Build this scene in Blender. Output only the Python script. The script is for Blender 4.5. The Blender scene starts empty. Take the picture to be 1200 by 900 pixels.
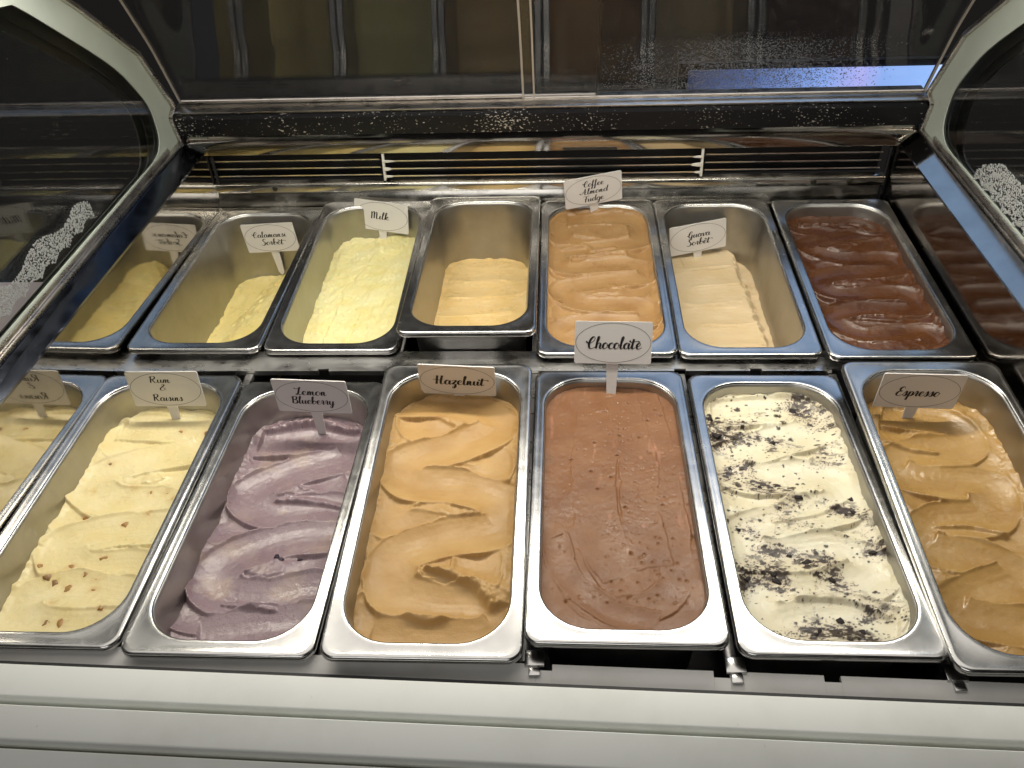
import bpy, bmesh, math, random
import numpy as np
from mathutils import Vector, Euler, Matrix
from mathutils.geometry import tessellate_polygon

random.seed(7)
RNG = np.random.default_rng(11)
scene = bpy.context.scene
COL = scene.collection

# ------------------------------------------------------------------ camera
cam_data = bpy.data.cameras.new('camera')
cam_data.sensor_width = 36.0
cam_data.lens = 36.0 * 989.9 / 1200.0
cam_data.clip_start = 0.01
cam_data.clip_end = 50
cam = bpy.data.objects.new('camera', cam_data)
cam.location = (0.0297, -0.9399, 0.5858)
cam.rotation_euler = (0.8830, 0.0361, 0.0444)
COL.objects.link(cam)
scene.camera = cam

# ------------------------------------------------------------------ world and lamps
world = bpy.data.worlds.new('World')
scene.world = world
world.use_nodes = True
world.node_tree.nodes['Background'].inputs[0].default_value = (0.9, 0.85, 0.8, 1)
world.node_tree.nodes['Background'].inputs[1].default_value = 0.012


def area_lamp(name, loc, target, sx, sy, power, colour):
    d = bpy.data.lights.new(name, 'AREA')
    d.shape = 'RECTANGLE'
    d.size, d.size_y = sx, sy
    d.energy = power
    d.color = colour
    o = bpy.data.objects.new(name, d)
    o.location = loc
    v = Vector(target) - Vector(loc)
    o.rotation_euler = v.to_track_quat('-Z', 'Y').to_euler()
    COL.objects.link(o)
    return o


area_lamp('canopy_strip_lamp', (0.0, -0.125, 0.43), (0.0, -0.20, 0.0), 0.98, 0.035, 4.3, (1.0, 0.945, 0.81))
area_lamp('ceiling_lamp', (-0.2, 0.10, 2.1), (0.0, -0.3, 0.0), 3.2, 2.1, 27.0, (1.0, 0.95, 0.88))
area_lamp('customer_side_fill', (-0.3, -2.2, 1.35), (0.0, -0.5, 0.0), 1.4, 0.9, 8.0, (1.0, 0.97, 0.93))  # added fill that lifts the white front boards, no known lamp
area_lamp('daylight_window', (1.30, 2.3, 2.05), (0.3, -0.2, 0.0), 2.3, 1.1, 8.0, (0.40, 0.62, 1.0))

scene.view_settings.view_transform = 'Standard'
scene.view_settings.look = 'None'
scene.view_settings.exposure = 0.0
scene.view_settings.gamma = 1.0
scene.view_settings.use_curve_mapping = False
scene.cycles.use_denoising = True
scene.cycles.max_bounces = 14
scene.cycles.transmission_bounces = 12
scene.cycles.glossy_bounces = 6
scene.cycles.diffuse_bounces = 4
scene.cycles.caustics_refractive = False
scene.cycles.sample_clamp_indirect = 6.0


# ------------------------------------------------------------------ helpers
def mesh_np(name, V, F, mat=None, parent=None, smooth=True, col=None):
    """V (n,3), F (m,4) or (m,3) int arrays or list of tuples."""
    me = bpy.data.meshes.new(name)
    if isinstance(F, np.ndarray):
        k = F.shape[1]
        me.vertices.add(len(V))
        me.vertices.foreach_set('co', np.asarray(V, dtype=np.float32).ravel())
        me.loops.add(F.size)
        me.loops.foreach_set('vertex_index', F.astype(np.int32).ravel())
        me.polygons.add(len(F))
        me.polygons.foreach_set('loop_start', np.arange(0, F.size, k, dtype=np.int32))
        me.polygons.foreach_set('loop_total', np.full(len(F), k, dtype=np.int32))
        me.update(calc_edges=True)
    else:
        me.from_pydata([tuple(v) for v in V], [], F)
    me.polygons.foreach_set('use_smooth', np.full(len(me.polygons), smooth))
    if col is not None:
        a = me.color_attributes.new('tone', 'FLOAT_COLOR', 'POINT')
        c4 = np.ones((len(V), 4), dtype=np.float32)
        c4[:, :3] = col
        a.data.foreach_set('color', c4.ravel())
    me.validate()
    o = bpy.data.objects.new(name, me)
    COL.objects.link(o)
    if mat is not None:
        me.materials.append(mat)
    if parent is not None:
        o.parent = parent
    return o


class MB:
    """Collects boxes and prisms into one mesh."""
    def __init__(self):
        self.v, self.f = [], []

    def box(self, x0, x1, y0, y1, z0, z1):
        b = len(self.v)
        self.v += [(x0, y0, z0), (x1, y0, z0), (x1, y1, z0), (x0, y1, z0), (x0, y0, z1), (x1, y0, z1), (x1, y1, z1), (x0, y1, z1)]
        self.f += [tuple(b + i for i in q) for q in ((0, 3, 2, 1), (4, 5, 6, 7), (0, 1, 5, 4), (1, 2, 6, 5), (2, 3, 7, 6), (3, 0, 4, 7))]
        return self

    def prism_x(self, prof, x0, x1):
        """Profile (y, z), counter-clockwise, extruded along x."""
        b, n = len(self.v), len(prof)
        self.v += [(x0, y, z) for y, z in prof] + [(x1, y, z) for y, z in prof]
        for i in range(n):
            j = (i + 1) % n
            self.f.append((b + i, b + j, b + n + j, b + n + i))
        for t in tessellate_polygon([[Vector((y, z, 0)) for y, z in prof]]):
            self.f.append(tuple(b + i for i in t))
            self.f.append(tuple(b + n + i for i in reversed(t)))
        return self

    def build(self, name, mat, parent=None, bevel=0.0, seg=2, smooth=False):
        me = bpy.data.meshes.new(name)
        me.from_pydata(self.v, [], self.f)
        bm = bmesh.new()
        bm.from_mesh(me)
        bmesh.ops.recalc_face_normals(bm, faces=bm.faces)
        if bevel > 0:
            bmesh.ops.dissolve_limit(bm, angle_limit=0.01, verts=bm.verts, edges=bm.edges)
            bmesh.ops.bevel(bm, geom=list(bm.edges), offset=bevel, segments=seg, profile=0.5, affect='EDGES', clamp_overlap=True)
        bm.to_mesh(me)
        bm.free()
        o = bpy.data.objects.new(name, me)
        COL.objects.link(o)
        me.materials.append(mat)
        if bevel > 0 or smooth:
            me.polygons.foreach_set('use_smooth', np.full(len(me.polygons), True))
            me.set_sharp_from_angle(angle=math.radians(35))
        if parent is not None:
            o.parent = parent
        return o


def ring_prism(outer, hole, x0, x1):
    """Plate in the yz plane with a hole, between x0 and x1."""
    mb = MB()
    loops = [outer] + ([hole] if hole else [])
    pts = [p for l in loops for p in l]
    n = len(pts)
    mb.v = [(x0, y, z) for y, z in pts] + [(x1, y, z) for y, z in pts]
    for t in tessellate_polygon([[Vector((y, z, 0)) for y, z in l] for l in loops]):
        mb.f.append(tuple(t))
        mb.f.append(tuple(n + i for i in reversed(t)))
    b = 0
    for l in loops:
        m = len(l)
        for i in range(m):
            j = (i + 1) % m
            mb.f.append((b + i, b + j, n + b + j, n + b + i))
        b += m
    return mb


def empty(name, loc=(0, 0, 0), rot=(0, 0, 0)):
    o = bpy.data.objects.new(name, None)
    o.location = loc
    o.rotation_euler = rot
    o.empty_display_size = 0.02
    COL.objects.link(o)
    return o


def tag(o, label=None, cat=None, group=None, kind=None):
    if label: o['label'] = label
    if cat: o['category'] = cat
    if group: o['group'] = group
    if kind: o['kind'] = kind
    return o


def chaikin(p, n=2, closed=True):
    p = [Vector((a, b)) for a, b in p]
    for _ in range(n):
        q = []
        m = len(p)
        for i in range(m if closed else m - 1):
            a, b = p[i], p[(i + 1) % m]
            q += [a * 0.78 + b * 0.22, a * 0.22 + b * 0.78]
        p = q
    return [(v.x, v.y) for v in p]


def catmull(P, step):
    P = np.asarray(P, float)
    Q = np.vstack([2 * P[0] - P[1], P, 2 * P[-1] - P[-2]])
    out = []
    for i in range(1, len(Q) - 2):
        p0, p1, p2, p3 = Q[i - 1], Q[i], Q[i + 1], Q[i + 2]
        n = max(2, int(np.linalg.norm(p2 - p1) / step))
        t = np.linspace(0, 1, n, endpoint=False)[:, None]
        out.append(0.5 * ((2 * p1) + (-p0 + p2) * t + (2 * p0 - 5 * p1 + 4 * p2 - p3) * t ** 2 + (-p0 + 3 * p1 - 3 * p2 + p3) * t ** 3))
    out.append(Q[-2][None])
    return np.vstack(out)


_perm = RNG.random((257, 257))


def vnoise(x, y, seed=0):
    x = x + seed * 17.31
    y = y + seed * 41.77
    xi, yi = np.floor(x).astype(int), np.floor(y).astype(int)
    fx, fy = x - xi, y - yi
    fx = fx * fx * (3 - 2 * fx)
    fy = fy * fy * (3 - 2 * fy)
    g = lambda a, b: _perm[a % 256, b % 256]
    return (g(xi, yi) * (1 - fx) + g(xi + 1, yi) * fx) * (1 - fy) + (g(xi, yi + 1) * (1 - fx) + g(xi + 1, yi + 1) * fx) * fy * 1.0


def fbm(x, y, seed=0, oct=4):
    s, a, t = 0, 1.0, 0
    for i in range(oct):
        s = s + a * vnoise(x * 2 ** i, y * 2 ** i, seed + i * 3)
        t += a
        a *= 0.5
    return s / t - 0.5


def blur(H, k=1):
    for _ in range(k):
        P = np.pad(H, 1, mode='edge')
        H = (P[1:-1, 1:-1] * 2 + P[:-2, 1:-1] + P[2:, 1:-1] + P[1:-1, :-2] + P[1:-1, 2:]) / 6
    return H


# ------------------------------------------------------------------ materials
def new_mat(name):
    m = bpy.data.materials.new(name)
    m.use_nodes = True
    nt = m.node_tree
    return m, nt, nt.nodes['Principled BSDF']


def node(nt, typ, **kw):
    n = nt.nodes.new(typ)
    for k, v in kw.items():
        setattr(n, k, v)
    return n


def plain(name, col, rough=0.5, metal=0.0, spec=0.5):
    m, nt, b = new_mat(name)
    b.inputs['Base Color'].default_value = (*col, 1)
    b.inputs['Roughness'].default_value = rough
    b.inputs['Metallic'].default_value = metal
    b.inputs['Specular IOR Level'].default_value = spec
    return m


def steel(name, col=(0.62, 0.60, 0.57), rough=0.25, rvar=0.12, stretch=(60, 3, 60), bump=0.02, wave=0.0, stain=0.0, stain_col=(0.3, 0.27, 0.2)):
    m, nt, b = new_mat(name)
    tc = node(nt, 'ShaderNodeTexCoord')
    mp = node(nt, 'ShaderNodeMapping')
    mp.inputs['Scale'].default_value = stretch
    nt.links.new(tc.outputs['Object'], mp.inputs['Vector'])
    n1 = node(nt, 'ShaderNodeTexNoise')
    n1.inputs['Scale'].default_value = 12
    n1.inputs['Detail'].default_value = 6
    nt.links.new(mp.outputs['Vector'], n1.inputs['Vector'])
    n2 = node(nt, 'ShaderNodeTexNoise')
    n2.inputs['Scale'].default_value = 28
    n2.inputs['Detail'].default_value = 8
    nt.links.new(tc.outputs['Object'], n2.inputs['Vector'])
    mr = node(nt, 'ShaderNodeMapRange')
    mr.inputs['From Min'].default_value = 0.3
    mr.inputs['From Max'].default_value = 0.7
    mr.inputs['To Min'].default_value = max(0.02, rough - rvar)
    mr.inputs['To Max'].default_value = rough + rvar
    ad = node(nt, 'ShaderNodeMath', operation='ADD')
    ml = node(nt, 'ShaderNodeMath', operation='MULTIPLY')
    ml.inputs[1].default_value = 0.5
    nt.links.new(n1.outputs['Fac'], ad.inputs[0])
    nt.links.new(n2.outputs['Fac'], ad.inputs[1])
    nt.links.new(ad.outputs[0], ml.inputs[0])
    nt.links.new(ml.outputs[0], mr.inputs['Value'])
    nt.links.new(mr.outputs[0], b.inputs['Roughness'])
    rp = node(nt, 'ShaderNodeValToRGB')
    rp.color_ramp.elements[0].position = 0.35
    rp.color_ramp.elements[1].position = 0.62
    k = 0.86
    rp.color_ramp.elements[0].color = (col[0] * k, col[1] * k, col[2] * k, 1)
    rp.color_ramp.elements[1].color = (*col, 1)
    nt.links.new(n2.outputs['Fac'], rp.inputs['Fac'])
    cout = rp.outputs['Color']
    if stain > 0:
        n3 = node(nt, 'ShaderNodeTexNoise')
        n3.inputs['Scale'].default_value = 22
        n3.inputs['Detail'].default_value = 9
        n3.inputs['Roughness'].default_value = 0.7
        nt.links.new(tc.outputs['Object'], n3.inputs['Vector'])
        r3 = node(nt, 'ShaderNodeMapRange')
        r3.inputs['From Min'].default_value = 0.5
        r3.inputs['From Max'].default_value = 0.72
        r3.inputs['To Max'].default_value = stain
        nt.links.new(n3.outputs['Fac'], r3.inputs['Value'])
        mx = node(nt, 'ShaderNodeMix', data_type='RGBA')
        nt.links.new(r3.outputs[0], mx.inputs['Factor'])
        nt.links.new(cout, mx.inputs['A'])
        mx.inputs['B'].default_value = (*stain_col, 1)
        cout = mx.outputs['Result']
        im = node(nt, 'ShaderNodeMath', operation='SUBTRACT')
        im.inputs[0].default_value = 1.0
        nt.links.new(r3.outputs[0], im.inputs[1])
        nt.links.new(im.outputs[0], b.inputs['Metallic'])
    else:
        b.inputs['Metallic'].default_value = 1.0
    nt.links.new(cout, b.inputs['Base Color'])
    bp = node(nt, 'ShaderNodeBump')
    bp.inputs['Strength'].default_value = 0.25
    bp.inputs['Distance'].default_value = bump * 0.01
    nt.links.new(n1.outputs['Fac'], bp.inputs['Height'])
    last = bp
    if wave > 0:
        n4 = node(nt, 'ShaderNodeTexNoise')
        n4.inputs['Scale'].default_value = 14
        n4.inputs['Detail'].default_value = 1
        nt.links.new(tc.outputs['Object'], n4.inputs['Vector'])
        b2 = node(nt, 'ShaderNodeBump')
        b2.inputs['Strength'].default_value = 1.0
        b2.inputs['Distance'].default_value = wave
        nt.links.new(n4.outputs['Fac'], b2.inputs['Height'])
        nt.links.new(bp.outputs[0], b2.inputs['Normal'])
        last = b2
    nt.links.new(last.outputs[0], b.inputs['Normal'])
    return m


def glass(name, tint=(0.95, 0.97, 0.95), rough=0.0, ior=1.5, wave=0.0):
    m, nt, b = new_mat(name)
    b.inputs['Base Color'].default_value = (*tint, 1)
    b.inputs['Roughness'].default_value = rough
    b.inputs['IOR'].default_value = ior
    b.inputs['Transmission Weight'].default_value = 1.0
    if wave > 0:
        tc = node(nt, 'ShaderNodeTexCoord')
        n4 = node(nt, 'ShaderNodeTexNoise')
        n4.inputs['Scale'].default_value = 5
        n4.inputs['Detail'].default_value = 2
        nt.links.new(tc.outputs['Object'], n4.inputs['Vector'])
        b2 = node(nt, 'ShaderNodeBump')
        b2.inputs['Strength'].default_value = 1.0
        b2.inputs['Distance'].default_value = wave
        nt.links.new(n4.outputs['Fac'], b2.inputs['Height'])
        nt.links.new(b2.outputs[0], b.inputs['Normal'])
    return m


def lacquer(name, col, rough=0.35, dirt=0.25):
    """Painted panel with faint grime and scuffs."""
    m, nt, b = new_mat(name)
    tc = node(nt, 'ShaderNodeTexCoord')
    n = node(nt, 'ShaderNodeTexNoise')
    n.inputs['Scale'].default_value = 9
    n.inputs['Detail'].default_value = 10
    n.inputs['Roughness'].default_value = 0.65
    nt.links.new(tc.outputs['Object'], n.inputs['Vector'])
    rp = node(nt, 'ShaderNodeValToRGB')
    rp.color_ramp.elements[0].position = 0.32
    rp.color_ramp.elements[1].position = 0.55
    rp.color_ramp.elements[0].color = (col[0] * (1 - dirt), col[1] * (1 - dirt * 1.05), col[2] * (1 - dirt * 1.2), 1)
    rp.color_ramp.elements[1].color = (*col, 1)
    nt.links.new(n.outputs['Fac'], rp.inputs['Fac'])
    v = node(nt, 'ShaderNodeTexNoise')
    v.inputs['Scale'].default_value = 70
    v.inputs['Detail'].default_value = 2
    nt.links.new(tc.outputs['Object'], v.inputs['Vector'])
    r2 = node(nt, 'ShaderNodeMapRange')
    r2.inputs['From Min'].default_value = 0.735
    r2.inputs['From Max'].default_value = 0.80
    r2.inputs['To Max'].default_value = 0.6
    nt.links.new(v.outputs['Fac'], r2.inputs['Value'])
    mx = node(nt, 'ShaderNodeMix', data_type='RGBA')
    nt.links.new(r2.outputs[0], mx.inputs['Factor'])
    nt.links.new(rp.outputs['Color'], mx.inputs['A'])
    mx.inputs['B'].default_value = (col[0] * .4, col[1] * .4, col[2] * .38, 1)
    nt.links.new(mx.outputs['Result'], b.inputs['Base Color'])
    r3 = node(nt, 'ShaderNodeMapRange')
    r3.inputs['To Min'].default_value = rough - 0.1
    r3.inputs['To Max'].default_value = rough + 0.15
    nt.links.new(n.outputs['Fac'], r3.inputs['Value'])
    nt.links.new(r3.outputs[0], b.inputs['Roughness'])
    return m


def chipped_black(name):
    m, nt, b = new_mat(name)
    tc = node(nt, 'ShaderNodeTexCoord')
    mp = node(nt, 'ShaderNodeMapping')
    mp.inputs['Scale'].default_value = (1, 1.6, 1.6)
    nt.links.new(tc.outputs['Object'], mp.inputs['Vector'])
    v = node(nt, 'ShaderNodeTexNoise')
    v.inputs['Scale'].default_value = 260
    v.inputs['Detail'].default_value = 3
    nt.links.new(mp.outputs['Vector'], v.inputs['Vector'])
    w = node(nt, 'ShaderNodeTexNoise')
    w.inputs['Scale'].default_value = 9
    w.inputs['Detail'].default_value = 3
    nt.links.new(tc.outputs['Object'], w.inputs['Vector'])
    ad = node(nt, 'ShaderNodeMath', operation='MULTIPLY_ADD')
    ad.inputs[1].default_value = 0.42
    nt.links.new(w.outputs['Fac'], ad.inputs[0])
    nt.links.new(v.outputs['Fac'], ad.inputs[2])
    mr = node(nt, 'ShaderNodeMapRange')
    mr.inputs['From Min'].default_value = 0.875
    mr.inputs['From Max'].default_value = 0.90
    nt.links.new(ad.outputs[0], mr.inputs['Value'])
    mx = node(nt, 'ShaderNodeMix', data_type='RGBA')
    nt.links.new(mr.outputs[0], mx.inputs['Factor'])
    mx.inputs['A'].default_value = (0.008, 0.008, 0.010, 1)
    mx.inputs['B'].default_value = (0.55, 0.52, 0.46, 1)
    nt.links.new(mx.outputs['Result'], b.inputs['Base Color'])
    b.inputs['Roughness'].default_value = 0.55
    b.inputs['Specular IOR Level'].default_value = 0.2
    return m


def gelato_mat(name, rough=0.42, sss=0.25, bump=0.35, radius=(1.0, 0.6, 0.35), spec=0.5, fine=900):
    m, nt, b = new_mat(name)
    at = node(nt, 'ShaderNodeAttribute', attribute_name='tone')
    nt.links.new(at.outputs['Color'], b.inputs['Base Color'])
    tc = node(nt, 'ShaderNodeTexCoord')
    n = node(nt, 'ShaderNodeTexNoise')
    n.inputs['Scale'].default_value = fine
    n.inputs['Detail'].default_value = 4
    nt.links.new(tc.outputs['Object'], n.inputs['Vector'])
    n2 = node(nt, 'ShaderNodeTexNoise')
    n2.inputs['Scale'].default_value = 40
    n2.inputs['Detail'].default_value = 5
    nt.links.new(tc.outputs['Object'], n2.inputs['Vector'])
    mr = node(nt, 'ShaderNodeMapRange')
    mr.inputs['From Min'].default_value = 0.35
    mr.inputs['From Max'].default_value = 0.65
    mr.inputs['To Min'].default_value = max(0.12, rough - 0.12)
    mr.inputs['To Max'].default_value = rough + 0.14
    nt.links.new(n2.outputs['Fac'], mr.inputs['Value'])
    nt.links.new(mr.outputs[0], b.inputs['Roughness'])
    bp = node(nt, 'ShaderNodeBump')
    bp.inputs['Strength'].default_value = bump
    bp.inputs['Distance'].default_value = 0.0006
    nt.links.new(n.outputs['Fac'], bp.inputs['Height'])
    nt.links.new(bp.outputs[0], b.inputs['Normal'])
    b.inputs['Subsurface Weight'].default_value = sss
    b.inputs['Subsurface Radius'].default_value = radius
    b.inputs['Subsurface Scale'].default_value = 0.0025
    b.inputs['Specular IOR Level'].default_value = spec
    b.inputs['IOR'].default_value = 1.45
    return m


M_RIM = steel('rim_steel', (0.56, 0.555, 0.545), 0.24, 0.05, (9, 9, 9), 0.002, wave=0.0003)
M_BOWL = steel('bowl_steel', (0.44, 0.43, 0.41), 0.38, 0.10, (40, 40, 2), 0.006, wave=0.0004)
M_WALL = steel('wall_steel', (0.60, 0.57, 0.52), 0.05, 0.03, (3, 3, 40), 0.004)
M_BAR = steel('bar_steel', (0.66, 0.65, 0.63), 0.30, 0.12, (5, 14, 5), 0.004, wave=0.0004, stain=0.30, stain_col=(0.42, 0.40, 0.36))
M_SILL = steel('sill_steel', (0.56, 0.54, 0.50), 0.20, 0.10, (3, 14, 14), 0.006, stain=0.45, stain_col=(0.30, 0.285, 0.25))
M_MIRROR = steel('bright_steel', (0.42, 0.40, 0.37), 0.09, 0.04, (2, 10, 20), 0.003)
M_ALU = steel('brushed_aluminium', (0.66, 0.62, 0.58), 0.30, 0.1, (2, 40, 40), 0.02)
M_WHITE = lacquer('white_lacquer', (0.83, 0.85, 0.815), 0.38, 0.10)
M_BORDER = lacquer('pale_green_print', (0.47, 0.52, 0.47), 0.45, 0.10)
M_OLIVE = plain('spacer_olive', (0.05, 0.05, 0.04), 0.5)
M_BLACK = plain('black_rubber', (0.006, 0.006, 0.007), 0.55)
M_CHIP = chipped_black('chipped_black_paint')
M_GLASS = glass('side_glass', ior=1.36)
M_ACRYLIC = glass('clear_acrylic', (0.90, 0.90, 0.90), 0.01, 1.27, wave=0.0003)
M_ACRYLIC_EDGE = plain('acrylic_edge', (0.42, 0.38, 0.34), 0.25)
M_CARD = plain('white_card', (0.73, 0.71, 0.70), 0.42)
M_INK = plain('black_ink', (0.006, 0.006, 0.006), 0.5)
M_FROST = plain('frost', (0.55, 0.58, 0.58), 0.45)
M_FROST.node_tree.nodes['Principled BSDF'].inputs['Transmission Weight'].default_value = 0.5
M_DROP = plain('condensation_drop', (0.55, 0.6, 0.7), 0.2)
M_DROP.node_tree.nodes['Principled BSDF'].inputs['Transmission Weight'].default_value = 0.75
M_WIRE = plain('white_plastic', (0.72, 0.70, 0.64), 0.4)
M_DARKLINER = steel('liner_steel', (0.10, 0.10, 0.11), 0.35, 0.1, (4, 4, 4), 0.02)

# ------------------------------------------------------------------ the freezer cabinet
cab = tag(empty('display_freezer', (0, 0, -0.16)), 'white ice cream display freezer with steel liner holding two rows of pans', 'freezer')


def part(o):
    """Parent to the cabinet, keeping world coordinates."""
    o.parent = cab
    o.location = o.location + Vector((0, 0, 0.16))
    return o


XL, XR = -0.498, 0.4965
YB = 0.212
# liner
SK = 0.0125                      # the left wall runs slightly inwards to the back
wl = MB().box(XL - .003, XL, -0.60, YB + .01, -0.158, 0.086)
wl.v = [(x + SK * (y + .45) / .6, y, z) for x, y, z in wl.v]
part(wl.build('side_wall', M_WALL))
part(MB().box(XR, XR + .003, -0.60, YB + .01, -0.158, 0.086).build('side_wall', steel('shaded_wall_steel', (0.30, 0.27, 0.24), 0.11, 0.05, (3, 3, 30), 0.004)))  # right wall: shade and dim reflection put into a darker brown steel
part(MB().box(XL - .01, XR + .01, -0.60, YB + .06, -0.163, -0.158).build('liner_floor', M_DARKLINER))
part(MB().box(XL, XR, YB - .002, YB + .002, -0.157, -0.004).build('back_wall', M_DARKLINER))
# black corner gaskets
for x in (XL + .017, XR - .004):
    part(MB().box(x - .0018, x + .0018, YB - .008, YB - .003, -0.10, 0.073).build('corner_gasket', M_BLACK, bevel=.001))
# rear sill under the vent: lower shelf and raised lip
part(MB().box(XL + .009, XR - .009, 0.190, YB - .003, -0.012, -0.004).build('rear_shelf', M_SILL, bevel=.0015))
part(MB().prism_x([(0.196, -.003), (0.2085, -.003), (0.2085, .0175), (0.204, .0175)], XL + .01, XR - .01).build('rear_apron', M_SILL, bevel=.0008))
part(MB().prism_x([(0.199, .018), (0.212, .018), (0.2125, .033), (0.2015, .031), (0.1995, .0275)], XL + .004, XR - .004).build('vent_lip', M_SILL, bevel=.0012))
for x in (-0.395, 0.393, 0.444):
    bm = bmesh.new()
    bmesh.ops.create_uvsphere(bm, u_segments=12, v_segments=6, radius=0.0042)
    me = bpy.data.meshes.new('screw')
    bm.to_mesh(me); bm.free()
    me.materials.append(plain('screw_dark', (0.03, 0.028, 0.02), 0.4, 0.6))
    o = bpy.data.objects.new('screw', me); COL.objects.link(o)
    o.scale = (1, 0.45, 1)
    o.location = (x, 0.1995, 0.0245)
    part(o)
# vent: black recess and slats
part(MB().box(XL + .002, XR - .002, 0.245, 0.250, 0.02, 0.085).build('vent_recess', M_BLACK))
VX0, VX1 = -0.228, 0.232
slat_rows = (0.0405, 0.0520, 0.0640)
for z in slat_rows:
    for x0, x1, yy in ((XL + .012, VX0 - .006, 0.2095), (VX0 + .004, VX1 - .004, 0.2035), (VX1 + .006, XR - .012, 0.2095)):
        part(MB().prism_x([(yy, z - .0008), (yy + .016, z - .0095), (yy + .016, z - .0080), (yy, z + .0009)], x0, x1).build('vent_slat', M_ALU))
for x, s in ((VX0, 1), (VX1, -1)):
    part(MB().prism_x([(0.2015, .034), (0.2075, .0335), (0.2110, .074), (0.2070, .074)], x - .0018, x + .0018).build('vent_end_bar', M_WIRE, bevel=.0008))
    for z in slat_rows:
        b = MB()
        n = 8
        L = 0.008 + 0.012 * random.random()
        for k in range(6):
            t = k / 5
            r = 0.0024 * (1 - t) ** 0.4 * (1.25 if abs(z - .052) < .002 else 0.8) + 0.0003
            for a in range(n):
                b.v.append((x + s * (0.002 + t * L), 0.2025 + r * math.cos(2 * math.pi * a / n) * .6, z + r * math.sin(2 * math.pi * a / n)))
        for k in range(5):
            for a in range(n):
                b.f.append((k * n + a, k * n + (a + 1) % n, (k + 1) * n + (a + 1) % n, (k + 1) * n + a))
        b.f.append(tuple(range(n)))
        part(b.build('slat_clip', M_WIRE, smooth=True))
# mirror strip and chipped black rail, leaning towards the customer
part(MB().prism_x([(0.2045, .0755), (0.2072, .1045), (0.214, .1045), (0.214, .0755)], -0.520, 0.528).build('mirror_strip', M_MIRROR, bevel=.0006))
part(MB().prism_x([(0.2010, .1055), (0.1930, .1350), (0.2000, .1380), (0.2130, .1380), (0.2130, .1055)], -0.514, 0.522).build('black_rail', M_CHIP, bevel=.0015))
part(MB().prism_x([(0.2010, .1385), (0.2000, .1420), (0.2500, .1440), (0.2500, .1385)], -0.52, 0.528).build('door_track', M_ALU, bevel=.0008))

# ledges above the side walls
for s, x in ((-1, XL), (1, XR)):
    b = MB()
    xo = x + s * 0.024
    pts = [(x - s * .0015, .0865), (xo, .0965), (xo, .092), (x, .082)]
    n = 4
    b.v = [(px, -0.60, pz) for px, pz in pts] + [(px, 0.207, pz) for px, pz in pts]
    if s < 0:
        b.v = [(px + SK * (py + .45) / .6 if px > x - .01 else px, py, pz) for px, py, pz in b.v]
    b.f = [(i, (i + 1) % n, n + (i + 1) % n, n + i) for i in range(n)] + [(0, 1, 2, 3), (7, 6, 5, 4)]
    part(b.build('ledge', M_MIRROR if s > 0 else steel('ledge_dark_reflection', (0.10, 0.11, 0.14), 0.16, 0.1, (3, 3, 3), 0.01)))  # left ledge: its dark bluish reflection is painted into the base colour

# ------------------------------------------------------------------ side glass, doors
OUTER = [(-0.60, .098), (0.203, .094), (0.193, .1375), (0.2150, .1470), (0.158, .241), (0.050, .328), (-0.045, .396), (-0.42, .396), (-0.60, .25)]
INNER = [(-0.56, .110), (0.05, .109), (0.128, .108), (0.152, .125), (0.152, .165), (0.138, .190), (0.095, .243), (-0.045, .347), (-0.075, .366), (-0.40, .366), (-0.56, .24)]
INNER_R = chaikin(INNER, 2)


def offset_poly(p, d):
    c = (sum(a for a, _ in p) / len(p), sum(b for _, b in p) / len(p))
    q = [(a + (c[0] - a) / math.hypot(c[0] - a, c[1] - b) * d, b + (c[1] - b) / math.hypot(c[0] - a, c[1] - b) * d) for a, b in p]
    return [(qa, .0995 if b < .112 else qb) for (qa, qb), (a, b) in zip(q, p)]


def frost_patch(name, spots, x, sgn, parent, n, rmin, rmax, mat, mask):
    """Little beads of ice stuck to the inner face of a pane."""
    V, F = [], []
    cnt = 0
    for _ in range(n * 6):
        y = random.uniform(spots[0], spots[1])
        z = random.uniform(spots[2], spots[3])
        if not mask(y, z):
            continue
        r = random.uniform(rmin, rmax)
        b = len(V)
        a0 = random.random() * 2
        for k in range(6):
            a = a0 + k * math.pi / 3
            q = r * random.uniform(.8, 1.2)
            V.append((x, y + q * math.cos(a), z + q * math.sin(a)))
        for k in range(6):
            a = a0 + k * math.pi / 3
            V.append((x + sgn * r * .5, y + r * .65 * math.cos(a), z + r * .65 * math.sin(a)))
        V.append((x + sgn * r * .75, y, z))
        for k in range(6):
            j = (k + 1) % 6
            F.append((b + k, b + j, b + 6 + j)); F.append((b + k, b + 6 + j, b + 6 + k)); F.append((b + 6 + k, b + 6 + j, b + 12))
        cnt += 1
        if cnt >= n:
            break
    o = mesh_np(name, np.array(V), np.array(F), mat, parent, True)
    o['kind'] = 'stuff'
    return o


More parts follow.
